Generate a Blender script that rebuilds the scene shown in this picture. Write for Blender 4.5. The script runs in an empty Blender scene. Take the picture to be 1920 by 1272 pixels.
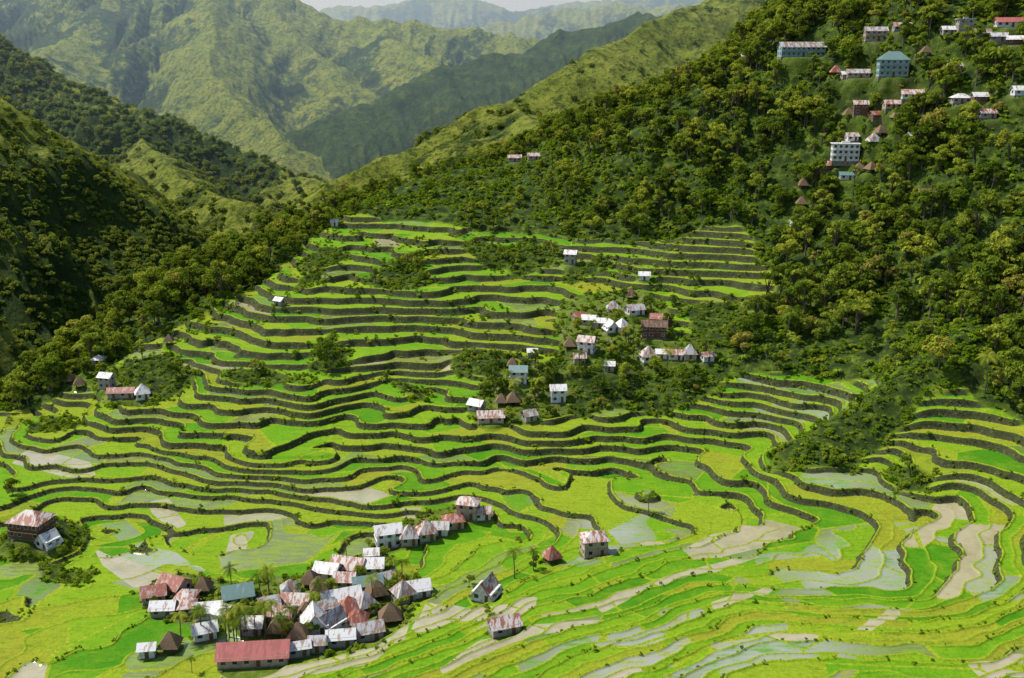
import bpy, math, random, time
import numpy as np
rng=np.random.default_rng(7); random.seed(7)
scene=bpy.context.scene
F=1884.0; PITCH=math.radians(15.5); CP,SP=math.cos(PITCH),math.sin(PITCH)
def ray(px,py):
    v=(636.0-py)/F; yc=CP+v*SP; zc=-SP+v*CP
    return (px-960.0)/F/yc, zc/yc
def P(px,py,Y):
    u,t=ray(px,py); return (u*Y,Y,t*Y)
# ---------------- noise
perm=rng.permutation(512).astype(np.int64)
ga=rng.uniform(0,2*math.pi,512); GX=np.cos(ga); GY=np.sin(ga)
def pn(x,y,seed=0):
    x=np.asarray(x,float)+seed*17.31; y=np.asarray(y,float)+seed*9.77
    xi=np.floor(x).astype(np.int64); yi=np.floor(y).astype(np.int64)
    xf=x-xi; yf=y-yi
    sx=xf*xf*xf*(xf*(xf*6-15)+10); sy=yf*yf*yf*(yf*(yf*6-15)+10)
    def g(a,b,dx,dy):
        h=perm[(perm[a&511]+b)&511]; return GX[h]*dx+GY[h]*dy
    n00=g(xi,yi,xf,yf); n10=g(xi+1,yi,xf-1,yf); n01=g(xi,yi+1,xf,yf-1); n11=g(xi+1,yi+1,xf-1,yf-1)
    a=n00+sx*(n10-n00); b=n01+sx*(n11-n01)
    return (a+sy*(b-a))*1.5
def fbm(x,y,s,o=4,seed=0):
    r=0;a=1;
    for i in range(o):
        r=r+a*pn(x/s,y/s,seed+i); s*=0.5; a*=0.5
    return r
def sstep(x,a,b):
    t=np.clip((x-a)/(b-a),0,1); return t*t*(3-2*t)
# ---------------- grid
NU=1500
rows=np.concatenate([np.geomspace(108,560,1220,endpoint=False),np.geomspace(560,1500,330,endpoint=False),np.geomspace(1500,11000,300)])
us=np.linspace(-0.80,0.80,NU); NR=len(rows); NN=1220
# ---------------- bowl control points
C=[(200,1272,178),(200,1100,218),(200,1000,249),(200,950,263),(200,900,278),(200,850,294),(200,800,310),(200,750,328),(200,700,348),(200,672,362),
(450,1272,176),(450,1150,204),(450,1050,233),(450,1000,249),(450,950,261),(450,900,274),(450,850,288),(450,800,303),(450,750,318),(450,700,335),(450,650,354),(450,600,374),(450,570,386),
(700,1272,172),(700,1200,190),(700,1100,217),(700,1000,248),(700,950,260),(700,900,274),(700,850,288),(700,800,302),(700,750,317),(700,700,333),(700,650,349),(700,600,366),(700,550,386),(700,500,410),(700,450,438),(700,410,470),(700,370,500),
(960,1272,166),(960,1150,196),(960,1050,227),(960,1000,244),(960,950,258),(960,900,272),(960,850,287),(960,800,301),(960,750,316),(960,700,331),(960,650,347),(960,600,366),(960,550,388),(960,500,412),(960,450,438),(960,400,466),(960,350,495),(960,298,530),
(1200,1272,162),(1200,1150,190),(1200,1050,222),(1200,1000,239),(1200,950,254),(1200,900,270),(1200,850,286),(1200,800,302),(1200,700,325),(1200,650,340),(1200,600,358),(1200,550,378),(1200,500,400),(1200,450,422),(1200,400,440),(1200,300,470),(1200,225,500),
(1450,1272,158),(1450,1150,186),(1450,1000,234),(1450,950,250),(1450,900,266),(1450,850,283),(1450,800,297),(1450,750,308),(1450,700,318),(1450,650,332),(1450,600,350),(1450,550,368),(1450,500,386),(1450,450,402),(1450,400,415),(1450,300,435),(1450,200,455),(1450,110,478),(1450,70,505),
(1700,1272,157),(1700,1100,203),(1700,1000,228),(1700,950,243),(1700,900,256),(1700,850,268),(1700,800,279),(1700,750,290),(1700,700,302),(1700,650,314),(1700,600,328),(1700,500,352),(1700,400,374),(1700,300,395),(1700,200,414),(1700,100,432),(1700,0,462),
(1900,1272,156),(1900,1150,184),(1900,1000,222),(1900,950,235),(1900,900,246),(1900,850,257),(1900,800,267),(1900,750,277),(1900,700,287),(1900,600,308),(1900,500,328),(1900,400,345),(1900,300,362),(1900,200,380),(1900,100,400),(1900,0,428),
(2250,1272,146),(2250,1000,205),(2250,800,245),(2250,500,300),(2250,200,350),(2250,0,395),
(0,1272,179),(0,1100,218),(0,1000,248),(0,950,262),(0,850,297),(0,790,325),(65,748,340),(-350,1272,180),(-350,1000,247),(-350,850,296),(-350,790,322),
(960,1500,130),(0,1500,142),(1900,1500,123),
(640,392,490),(520,440,475),(330,510,422),(240,590,402),(130,670,380),(430,535,415),(330,590,392),(240,645,377),
(1000,272,540),(1060,235,548),(1300,165,570),(1400,80,590),(1480,10,610),(1700,-60,600),(2000,-80,560),(830,325,530)]
pts=[P(*c) for c in C]
pts+=[(-150,610,-125),(-185,530,-150),(-222,470,-168),(-240,420,-165),(-245,360,-160),(-197,392,-138),(-320,380,-165),(-400,480,-150),
(-70,600,-105),(-20,640,-95),(40,680,-85),(110,700,-70),(180,720,-40),(260,740,0),(400,740,40),(-100,760,-170),(0,800,-170),(-258,520,-176),(-250,620,-180),(-300,800,-190),(200,850,-120),(400,900,-50)]
A=np.array(pts,float)
def rbf_fit(A,lam=2.0):
    X=A[:,:2]/100; n=len(X)
    d=np.linalg.norm(X[:,None]-X[None],axis=2); K=np.where(d>0,d*d*np.log(d+1e-9),0)+np.eye(n)*lam*1e-3
    Q=np.hstack([np.ones((n,1)),X]); M=np.block([[K,Q],[Q.T,np.zeros((3,3))]])
    w=np.linalg.solve(M,np.concatenate([A[:,2],np.zeros(3)])); return X,w
RX,RW=rbf_fit(A)
def rbf(x,y):
    x=x/100;y=y/100; r=RW[len(RX)]+RW[len(RX)+1]*x+RW[len(RX)+2]*y
    for i in range(len(RX)):
        d2=(x-RX[i,0])**2+(y-RX[i,1])**2; r=r+RW[i]*0.5*d2*np.log(d2+1e-12)
    return r
def upsample(cr,cc,Z,rI,cI):
    i=np.clip(np.searchsorted(cr,rI)-1,0,len(cr)-2); a=((rI-cr[i])/(cr[i+1]-cr[i]))[:,None]
    T=Z[i]*(1-a)+Z[i+1]*a
    j=np.clip(np.searchsorted(cc,cI)-1,0,len(cc)-2); b=((cI-cc[j])/(cc[j+1]-cc[j]))[None]
    return T[:,j]*(1-b)+T[:,j+1]*b
cr=np.geomspace(108,1000,260); cc=np.linspace(-0.8,0.8,280)
CZ=rbf(cc[None]*cr[:,None],cr[:,None]+0*cc[None])
U,YY=np.meshgrid(us,rows); XX=U*YY
bowl=upsample(cr,cc,CZ,np.minimum(rows,999),us)
def segd(x,y,p,q):
    dx,dy=q[0]-p[0],q[1]-p[1]; L=math.hypot(dx,dy)
    t=np.clip(((x-p[0])*dx+(y-p[1])*dy)/(L*L),0,1)
    return np.hypot(x-p[0]-t*dx,y-p[1]-t*dy),t,L
sp=[P(1800,690,303),P(1700,760,291),P(1600,810,281),P(1500,865,272)]
bump=np.zeros_like(bowl); sub=slice(0,NN)
best=np.full((NN,NU),1e9)
for p,q in zip(sp[:-1],sp[1:]):
    d,_,_=segd(XX[sub],YY[sub],p,q); best=np.minimum(best,d)
bump[sub]=7.0*np.exp(-(best/11)**2)
spurmask=np.zeros_like(bowl); spurmask[sub]=np.exp(-(best/9)**4)
bowl=bowl+bump
kx,ky,_=P(75,1020,243)
kd=np.hypot(XX-kx,YY-ky); bowl=bowl+5.0*np.exp(-(kd/10)**4)
spurmask=np.maximum(spurmask,np.exp(-(kd/12)**6))
bowl=np.where(YY>950,-300,bowl-sstep(YY,650,950)*160)
# ---------------- ridges
R=[
('r1',[(-500,20,640),(-150,110,660),(0,178,690),(150,268,760),(250,335,820),(350,415,900),(410,480,960)],0.80,60,0.35),
('r1b',[(-200,430,470),(-60,540,480),(10,610,495),(45,700,505)],1.1,40,0.3),
('r2',[(-400,-40,1500),(-100,30,1450),(0,80,1400),(120,152,1350),(330,222,1300),(480,300,1250),(610,350,1180)],0.62,110,0.3),
('r2b',[(250,235,1320),(330,330,1120),(430,370,1050),(500,400,1020)],0.6,70,0.3),
('r3',[(400,330,1900),(500,268,2000),(700,185,2100),(760,152,2150),(960,92,2250),(1050,62,2300),(1200,26,2300),(1270,30,2200),(1400,10,2200)],0.55,170,0.25),
('r6',[(640,350,960),(720,300,1000),(800,265,1020),(900,215,1050),(960,190,1080),(1060,130,1150),(1180,65,1250),(1310,0,1400),(1450,-70,1500),(1900,-150,1500)],0.60,80,0.3),
('r6b',[(960,190,1080),(1000,240,900),(1040,260,800)],0.5,80,0.3),
('r5a',[(-600,-90,3300),(0,-60,3200),(300,-90,3000),(480,-40,3000),(560,0,3000),(620,30,2950),(720,38,2900),(830,46,2900),(960,66,2850),(1100,90,2700)],0.55,240,0.34),
('r5b',[(380,-60,2950),(400,20,2600),(395,140,2300),(470,212,2100),(540,262,1950)],0.72,150,0.5),
('r5c',[(250,-60,2950),(150,60,2600),(60,110,2300),(-50,130,2100)],0.6,170,0.4),
('r5d',[(480,-40,3000),(560,70,2700),(650,150,2500)],0.55,150,0.4),
('r5e',[(700,38,2900),(760,90,2650),(820,120,2500)],0.55,150,0.4),
('r7',[(400,60,7500),(560,24,7500),(640,8,7500),(700,12,7500),(790,-8,7500),(880,-8,7500),(965,20,7500),(1030,8,7500),(1100,0,7500),(1300,-15,7500),(1700,-60,7500)],0.5,500,0.3),
('r8',[(780,70,5200),(870,55,5200),(960,38,5200),(1060,16,5200),(1150,6,5200),(1240,12,5000),(1330,0,4800),(1500,-30,4600)],0.5,350,0.3),
]
z=np.maximum(bowl,-400.0)
base=np.where(YY<900,-196,-196-(YY-900)*0.02)
far0=np.searchsorted(rows,400)
xs=XX[far0:];ys=YY[far0:]
rz=np.full(xs.shape,-1e9); crest=np.zeros(xs.shape); kind=np.zeros(xs.shape); 
wx=fbm(xs,ys,220,3,30)*28; wy=fbm(xs,ys,220,3,40)*28
farw=np.clip((ys-450)/500,0.15,1)
for k,(nm,pl,sl,wl,am) in enumerate(R):
    W=[P(*p) for p in pl]
    bd=np.full(xs.shape,1e9); bz=np.zeros(xs.shape); bs=np.zeros(xs.shape); s0=0
    for p,q in zip(W[:-1],W[1:]):
        d,t,L=segd(xs+wx*farw*0.5,ys+wy*farw*0.5,p,q); m=d<bd
        bd=np.where(m,d,bd); bz=np.where(m,p[2]+(q[2]-p[2])*t,bz); bs=np.where(m,s0+t*L,bs); s0+=L
    rib=1-np.abs(pn(bs/wl+0.15*bd/wl,bd/(wl*5),k*3+1))*2.2
    rib2=1-np.abs(pn(bs/wl*2.7,bd/(wl*1.7),k*3+2))*2.2
    rib3=1-np.abs(pn(bs/wl*6.5+xs/wl,bd/(wl*1.1),k*3+4))*2.2
    zz=bz-bd*sl*(1-am*0.5*(rib-0.4)-am*0.25*(rib2-.4)) + np.minimum(bd*0.12,wl*.10)*(pn(xs/(wl*.6),ys/(wl*.6),k)+.75*(rib3-.4))
    m=zz>rz; rz=np.where(m,zz,rz)
    kind=np.where(m,k+1,kind); crest=np.where(m,np.exp(-bd/(wl*0.9))+0.35*(rib-0.5)+.3*(rib2-.5),crest)
rz=np.maximum(rz,base[far0:]+fbm(xs,ys,90,2,60)*4)
KN=np.zeros_like(z); CR=np.zeros_like(z)
m=rz>z[far0:]
KN[far0:]=np.where(m,kind,0); CR[far0:]=np.where(m,crest,0)
z[far0:]=np.maximum(z[far0:],rz)
# ---------------- terrain lookups: image pixels cast along camera rays, heights by position
def column(u,Z):
    c=np.clip((u+0.8)/1.6*(NU-1),0,NU-1.001); j=int(c); a=c-j
    return Z[:,j]*(1-a)+Z[:,j+1]*a
def site(px,py,Z=None):
    Z=z if Z is None else Z
    u,t=ray(px,py); u=max(-.799,min(.799,u)); col=column(u,Z); dd=col-t*rows
    i=int(np.argmax(dd>=0)) 
    if i==0: i=1
    a=-dd[i-1]/(dd[i]-dd[i-1]+1e-9); a=min(max(a,0),1); Y=rows[i-1]+(rows[i]-rows[i-1])*a
    return (u*Y,Y,col[i-1]+(col[i]-col[i-1])*a)
def hgt(x,y,Z):
    x=np.asarray(x,float);y=np.asarray(y,float)
    r=np.interp(y,rows,np.arange(NR)); c=np.clip((x/y+0.8)/1.6*(NU-1),0,NU-1.001); r=np.clip(r,0,NR-1.001)
    i=r.astype(int);j=c.astype(int);a=r-i;b=c-j
    return (Z[i,j]*(1-a)+Z[i+1,j]*a)*(1-b)+(Z[i,j+1]*(1-a)+Z[i+1,j+1]*a)*b
ri=np.arange(0,NR,4); ri=ri[rows[ri]<1100]; ci=np.arange(0,NU,4)
xc=XX[np.ix_(ri,ci)]; yc_=YY[np.ix_(ri,ci)]
def polymask(poly,soft=3.0,noise=3.0,seed=5):
    W=[site(*p)[:2] for p in poly]
    ins=np.zeros(xc.shape,bool); d=np.full(xc.shape,1e9)
    n=len(W)
    for i in range(n):
        p,q=W[i],W[(i+1)%n]
        c=((p[1]>yc_)!=(q[1]>yc_)); xi=(q[0]-p[0])*(yc_-p[1])/((q[1]-p[1])+1e-12)+p[0]
        ins^=(c&(xc<xi)); dd,_,_=segd(xc,yc_,p,q); d=np.minimum(d,dd)
    s=np.where(ins,d,-d)+noise*fbm(xc,yc_,18,2,seed)
    m=np.clip(s/soft*0.5+0.5,0,1)
    full=np.zeros_like(z); last=ri[-1]
    full[:last+1]=upsample(ri.astype(float),ci.astype(float),m,np.arange(last+1).astype(float),np.arange(NU).astype(float).clip(0,ci[-1]))
    return full
terr=polymask([(-380,1265),(-200,1272),(960,1272),(2250,1272),(2250,900),(1930,800),(1860,760),(1780,685),(1560,705),(1390,705),(1345,680),(1400,600),(1460,520),(1380,428),(1320,430),(1225,452),(1000,440),(830,418),(645,408),(520,505),(430,567),(330,611),(240,671),(95,752),(-50,790),(-350,800)],3,3)
terr=np.where(YY<175,1.0,terr)
vill=np.zeros_like(z)
for poly in [[(270,1120),(330,1075),(440,1085),(560,1080),(600,1050),(720,1040),(800,1100),(770,1160),(720,1215),(600,1232),(520,1225),(430,1190),(300,1165)],
  [(700,1030),(740,985),(850,940),(910,945),(900,975),(800,1020),(720,1045)],
  [(1060,560),(1200,540),(1260,590),(1260,645),(1340,660),(1340,690),(1200,690),(1060,700),(1040,620)],
  [(880,745),(950,680),(1010,690),(1070,730),(1060,775),(1000,800),(890,795)],
  [(160,690),(210,700),(290,740),(270,755),(190,755),(160,720)]]:
    vill=np.maximum(vill,polymask(poly,3,1.5))
bushA=np.zeros_like(z)
for poly in [[(1000,690),(1060,640),(1330,640),(1390,700),(1340,760),(1180,770),(1060,790),(960,800),(930,760)],
  [(1450,880),(1530,810),(1650,740),(1750,700),(1790,730),(1700,800),(1600,880),(1500,900)],
  [(660,530),(710,490),(800,490),(820,540),(720,550)],[(870,445),(1060,455),(1050,500),(980,520),(880,490)],
  [(570,650),(620,620),(670,650),(650,685),(590,690)],[(190,700),(330,660),(370,690),(340,740),(290,770),(210,760)],
  [(830,660),(900,650),(970,670),(940,700),(850,700)],[(710,700),(790,710),(820,750),(780,750),(710,725)],
  [(1660,870),(1730,850),(1770,900),(1740,930),(1690,920)],[(560,500),(610,460),(650,480),(600,530),(550,550)],
  [(1050,500),(1130,480),(1140,510),(1060,540)],[(420,700),(500,695),(590,720),(570,735),(450,730)],
  [(1270,570),(1400,550),(1400,600),(1345,690),(1270,640)],[(30,785),(130,772),(150,795),(60,815)],
  [(1060,410),(1220,400),(1300,430),(1220,450),(1060,470)], [(30,1020),(100,1010),(165,1080),(150,1100),(60,1095)]]:
    bushA=np.maximum(bushA,polymask(poly,4,5,seed=9))
bushA=np.maximum(bushA,spurmask)
wet=np.zeros_like(z)
for poly in [[(1275,1030),(1330,1000),(1440,972),(1510,985),(1440,1020),(1310,1052)],
  [(770,1180),(800,1130),(900,1140),(1010,1118),(1000,1145),(860,1165),(780,1185)],
  [(420,1256),(560,1245),(700,1215),(770,1165),(760,1200),(690,1245),(560,1272),(410,1272)],
  [(20,870),(60,840),(170,870),(180,895),(130,900),(60,880)],[(180,1030),(260,1060),(350,1085),(250,1100),(190,1060)],
  [(280,940),(315,930),(350,985),(320,995),(285,960)],[(320,678),(450,690),(480,700),(380,695)],
  [(820,1255),(900,1200),(1000,1175),(1140,1155),(1130,1165),(1000,1190),(880,1240),(830,1265)],
  [(1110,1130),(1230,1085),(1370,1050),(1440,1040),(1360,1065),(1220,1105),(1130,1145)],
  [(1330,1130),(1470,1095),(1440,1110),(1340,1145)],[(1600,1180),(1680,1140),(1690,1155),(1620,1190)],
  [(750,955),(790,950),(785,970),(755,972)],[(430,1000),(480,990),(460,1030),(420,1040)],[(1800,1240),(1920,1225),(1920,1272),(1840,1272)]]:
    wet=np.maximum(wet,polymask(poly,1.0,0.4))
sheen=np.zeros_like(z)
for poly in [[(1080,1200),(1300,1130),(1500,1180),(1650,1240),(1500,1300),(1100,1300),(1000,1260)],[(1420,1040),(1700,960),(1920,1000),(1920,1120),(1700,1150),(1500,1120)],[(180,1010),(330,1000),(400,1060),(300,1100),(190,1080)],[(1500,870),(1620,880),(1620,980),(1490,970)],[(1050,950),(1180,940),(1250,1010),(1100,1050)],[(1380,690),(1600,740),(1560,830),(1380,760)]]:
    sheen=np.maximum(sheen,polymask(poly,8,6,seed=15))
# ---------------- terrace
n0=slice(0,int(np.searchsorted(rows,620)))
x0=XX[n0];y0=YY[n0]
def table(segs):
    out=[-160.0]
    while out[-1]<80:
        s=[st for (lim,st) in segs if out[-1]<lim][0]; out.append(out[-1]+s)
    return np.array(out)
def qz(zv,tab,z_anchor=-118.0):
    k=np.arange(len(tab)); return np.interp(zv,tab,k)-np.interp(z_anchor,tab,k)
t1=table([(-117,1.05),(-104,1.75),(99,2.3)]); t2=table([(-117,1.0),(99,1.15)])
zs=z[n0].copy()
fore=sstep(-(YY-(246-0.10*XX)),-26,26)
fo=fore[n0]
h1=np.where(zs<-117,1.05,np.where(zs<-104,1.75,2.3)); h2=np.where(zs<-117,1.0,1.15); hh=h1*(1-fo)+h2*fo
low=sstep(-zs,98,108)*(1-fo)
nz=(fbm(x0,y0,50,2,3)*1.2)*(1-0.45*fo)+pn(x0/24,y0/24,18)*(1.15*low+.25)+pn(x0/13,y0/13,8)*(0.38+.42*low)*(1-.5*fo)+pn(x0/6,y0/6,9)*0.13
q=qz(zs,t1)*(1-fo)+qz(zs,t2)*fo+nz+100.3
qu=np.gradient(q,us,axis=1)/y0; qy=np.gradient(q,rows[n0],axis=0)-U[n0]*qu
g=np.hypot(qu,qy)
w=np.clip((0.95+.75*sstep(y0,300,380))*g,0.06,0.55); fl=np.floor(q); f=q-fl
S=sstep(f,1-w,1.0)
lipw=np.clip(0.45*g,0.03,0.22)
lip=np.exp(-((f-lipw*0.6)/(lipw*0.6))**2)
mid=np.exp(-((f-0.5)/(0.35*np.clip(g,0.02,1)))**2)*fo
zt=zs+hh*nz*.9+hh*(fl+S-q+.3)+0.35*lip*(1-S)+0.22*mid
T=terr[n0]*(1-vill[n0]*0.9)*(1-spurmask[n0]*.85)*(1-bushA[n0]*.75)
nat=zs+fbm(x0,y0,26,4,12)*1.8
z[n0]=nat*(1-T)+zt*T
rest=slice(n0.stop,NR)
z[rest]=z[rest]+fbm(XX[rest],YY[rest],70,4,20)*np.clip(YY[rest]/1000*5,3,14)
QF=np.zeros_like(z);WF=np.full_like(z,.2)
QF[n0]=q;WF[n0]=w; TF=np.zeros_like(z); TF[n0]=T
LF=np.full_like(z,.1);LF[n0]=lipw
yel=np.clip(CR,0,1.3)+fbm(XX,YY,120,4,70)*0.4
yel=np.where(KN==6,yel*1.2+0.7,yel); yel=np.where(KN==5,yel*0.15-.35,yel); yel=np.where(KN==3,yel*0.6-.15,yel)  # ridge r3: its cloud shadow is painted in as darker vegetation colour
yel=np.where((KN==8)|(KN==9)|(KN==10)|(KN==11),yel*0.9+0.12,yel)
yel=np.where(KN==1,yel*0.9+.1,yel)
# ---------------- house list
Hs=[ # px,py,kind,w,d,storeys,roof,wall,yaw
(478,1238,'gable',14,6,1,'R','p',8),(328,1108,'gable',6,5.5,1,'r','p',-20),(290,1125,'gable',5,4.5,1,'r','g',15),(447,1126,'gable',6.5,5.5,1,'t','t',25),(395,1155,'gable',5,4,1,'w','w',10),(352,1132,'hip',4.2,4.2,1,'m','p',0),(308,1152,'gable',5,3.5,1,'w','g',10),(382,1110,'thatch',3.6,3.6,1,'h','b',0),(352,1150,'hip',3.6,3.6,1,'m','g',20),
(615,1082,'gable',5.5,4.5,1,'w','w',-12),(655,1072,'gable',8,5.5,1,'m','w',-8),(702,1072,'gable',4.5,4.5,1,'w','w',8),(690,1106,'gable',6.5,4,1,'t','g',15),(600,1112,'thatch',4,4,1,'h','b',10),(582,1098,'thatch',3.8,3.8,1,'h','b',0),(640,1135,'gable',8.5,6,1,'w','p',25),(707,1120,'thatch',4.2,4.2,1,'h','b',20),(780,1115,'gable',6,4.5,1,'w','w',12),(757,1125,'hip',4.2,4.2,1,'g','g',30,3),(655,1158,'hip',4.6,4.6,1,'r','p',10,3),(685,1147,'hip',4.2,4.2,1,'g','g',30,3),(590,1180,'aframe',6,6,1,'w','w',20),(556,1140,'gable',6,4.5,1,'m','p',-10),(560,1203,'thatch',4.4,4.4,1,'h','b',10),(622,1182,'aframe',4.5,5.5,1,'g','w',-30),(640,1208,'gable',5.5,3.5,1,'w','g',14),(690,1194,'gable',6,4,1,'g','g',22),(530,1163,'gable',5,4,1,'m','p',-15),(475,1183,'gable',4.2,4.5,1,'w','g',6),(385,1195,'gable',4.6,3.8,1,'w','w',20),(320,1218,'thatch',3.9,3.9,1,'h','b',0),(278,1230,'gable',3,2.5,1,'w','w',10),(732,1166,'thatch',4.4,4.0,1,'h','b',10),(505,1145,'gable',4,4,1,'g','g',30),(596,1218,'gable',3,3,1,'g','g',10),(420,1160,'gable',4,4,1,'w','w',-20),(560,1228,'gable',4.5,2.5,1,'w','g',14),(520,1190,'thatch',3.6,3.6,1,'h','b',0),(648,1098,'gable',4.6,4,1,'m','g',0),(725,1098,'gable',4,4,1,'g','w',30),(672,1178,'hip',3.8,3.8,1,'r','p',0,2.4),(610,1150,'gable',4,3.4,1,'g','p',35),(575,1160,'thatch',3.6,3.6,1,'h','b',0),(545,1120,'hip',3.6,3.6,1,'g','g',15,2.4),
(912,1120,'aframe',5,5.5,1,'m','w',-20),(945,1185,'gable',6,4,1,'m','g',18),(1113,1038,'hip',6,5,2,'m','p',10),(1035,1052,'thatch',3.6,3.6,1,'r','b',20),(728,1022,'gable',6.5,4.5,2,'w','w',14),(697,1050,'gable',3.2,3,1,'w','g',10),(768,1018,'hip',4.2,4.2,1,'g','g',0,3),(800,1010,'hip',4.2,4.2,1,'m','g',20,3),(826,1000,'gable',4,3.6,1,'g','w',0),(850,988,'hip',5,4.5,1,'r','p',10),(878,968,'hip',5.5,4.5,2,'m','p',-8),(903,972,'gable',4.6,3.6,1,'m','w',10),
(62,1003,'hip',9,7,2,'m','b',-6),(92,1025,'aframe',4.4,4.4,1,'w','w',-30),
(186,684,'hip',4,4,1,'w','p',0),(202,728,'gable',4.5,3.5,2,'w','g',-15),(216,745,'gable',4,3.5,1,'r','g',0),(240,745,'gable',4.6,3.6,1,'r','p',8),(268,748,'hip',4.2,4.2,1,'w','w',20,3),(130,718,'thatch',3.5,3.5,1,'h','b',0),(149,724,'thatch',3.5,3.5,1,'h','b',20),(525,573,'gable',3.4,3,1,'w','g',-30),(628,425,'gable',3,2.6,1,'w','w',0),(317,643,'thatch',3.3,3.3,1,'h','b',0),
(1070,495,'gable',4.6,3.6,2,'w','g',-15),(1208,527,'gable',4,3.2,1,'w','w',-10),(1182,560,'thatch',3.5,3.5,1,'b','b',0),(1150,588,'hip',4.4,3.8,1,'g','p',0,2.6),(1190,590,'gable',6,4.4,1,'g','w',14),(1104,608,'gable',4.6,3.6,1,'w','g',-20),(1084,602,'gable',4,3.4,1,'r','g',10),(1146,622,'aframe',4.6,4.6,1,'w','w',20),(1125,614,'gable',4,3.4,1,'w','p',-10),(1166,622,'hip',4,4,1,'w','w',30,2.6),(1236,606,'gable',6,4,1,'r','b',-6),(1226,632,'gable',8.5,4.6,2,'b','b',-6),(1068,654,'thatch',3.8,3.8,1,'h','b',0),(1100,660,'gable',5.5,4.4,2,'m','w',-14),(1086,680,'gable',3.8,3.4,1,'m','g',10),(1215,678,'hip',4.6,4.2,1,'m','w',10,3.2),(1240,672,'gable',3.5,3,1,'w','w',0),(1266,673,'gable',4.5,3.2,1,'m','w',0),(1293,674,'hip',4,4,1,'g','p',0,3.2),(1326,677,'gable',3.8,2.8,1,'m','w',10),(1142,695,'gable',3.3,2.8,1,'w','g',0),(998,670,'gable',3.0,2.6,1,'w','g',0),(961,692,'thatch',3.5,3.5,1,'h','b',0),(972,718,'gable',5.6,4.4,2,'t','w',-8),(1046,753,'gable',4.8,3.8,2,'w','w',0),(962,758,'thatch',4.2,4.2,1,'h','b',0),(894,770,'gable',4.6,4,1,'w','g',-25),(920,788,'gable',8,4.4,1,'m','p',6),(940,760,'thatch',3.6,3.6,1,'h','b',0),(992,788,'gable',3.8,3.6,1,'g','g',20),
(1502,108,'gable',20,6,2,'g','t',-3),(1640,78,'gable',9,4.5,2,'g','p',0),(1690,60,'gable',7,4,1,'m','g',0),(1672,143,'hip',11.5,7,3,'t','t',-6,3.2),(1608,146,'gable',9,4,1,'g','p',-6),(1566,142,'thatch',4,4,1,'r','b',0),(1585,149,'gable',3.5,3,1,'w','g',0),(1710,187,'gable',8,4.6,1,'m','w',-10),(1800,195,'hip',6.5,4.5,1,'w','g',0),(1835,192,'gable',5,3.8,1,'w','b',0),(1850,222,'gable',5.5,3.6,1,'m','g',0),(1612,215,'gable',5.5,3.8,2,'m','b',-8),(1642,225,'gable',4.6,3.6,1,'r','b',5),(1680,228,'thatch',4,4,1,'h','b',0),(1590,222,'thatch',4,4,1,'h','b',0),(1672,205,'gable',6.5,3.8,1,'m','p',0),(1583,302,'flat',10.5,5.6,3,'w','w',-12),(1637,272,'thatch',4.6,4.6,1,'g','b',10),(1596,265,'gable',4.6,3.4,1,'m','w',0),(1650,255,'thatch',4,4,1,'h','b',10),(1712,265,'gable',3.8,3.2,1,'w','w',0),(1552,320,'hip',6.6,4.6,1,'r','b',0),(1610,326,'thatch',4.2,4.2,1,'h','b',0),(1633,324,'thatch',4,4,1,'h','b',20),(1586,338,'gable',5.2,2.8,1,'t','w',0),(1505,354,'thatch',4,4,1,'h','b',0),(1502,388,'thatch',3.8,3.8,1,'h','b',0),(1490,428,'gable',3.6,3,1,'w','w',0),(1735,372,'gable',5.5,3.6,1,'b','b',0),(1808,60,'flat',6,4.2,2,'w','g',0),(1776,66,'gable',4.6,3.6,1,'w','g',0),(1840,72,'gable',5.5,3.8,1,'g','p',0),(1872,80,'gable',5.5,3.6,1,'g','g',-20),(1902,86,'gable',5.5,3.6,1,'w','b',-20),(1890,52,'gable',9.5,4.6,1,'R','w',-5),(1912,180,'gable',5.5,3.8,1,'w','w',0),(1785,137,'gable',6.5,3.8,1,'g','t',0),(1000,300,'gable',5.5,3.6,1,'m','p',0),(965,303,'gable',6.5,3.6,1,'m','g',0),(1735,105,'thatch',3.6,3.6,1,'h','b',0),(1400,115,'gable',5,3.6,1,'m','p',0),(1860,105,'gable',4,3,1,'m','w',0)]
locs=[site(h[0],h[1]) for h in Hs]
def pad(x,y,r,zp,rb):
    i0,i1=np.searchsorted(rows,[y-rb,y+rb]); j0,j1=np.searchsorted(us,[(x-rb)/y,(x+rb)/y]); s=(slice(i0,i1+1),slice(max(j0-2,0),j1+3))
    d=np.hypot(XX[s]-x,YY[s]-y); k=1-sstep(d,r,rb); z[s]=z[s]*(1-k)+zp*k; TF[s]*=(1-k); vill[s]=np.maximum(vill[s],k*.9)
hz0=[]
for l,h in zip(locs,Hs):
    r=max(h[3],h[4])*.5
    zz=np.mean([hgt(l[0]+a*r*.5,l[1]+b*r*.5,z) for a in (-1,1) for b in(-1,1)]); hz0.append(float(zz))
for l,h,zz in zip(locs,Hs,hz0):
    r=max(h[3],h[4])*.5; rb=r+3.2 if h[1]<600 else r+1.6
    pad(l[0],l[1],r*.95,zz,rb)
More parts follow.
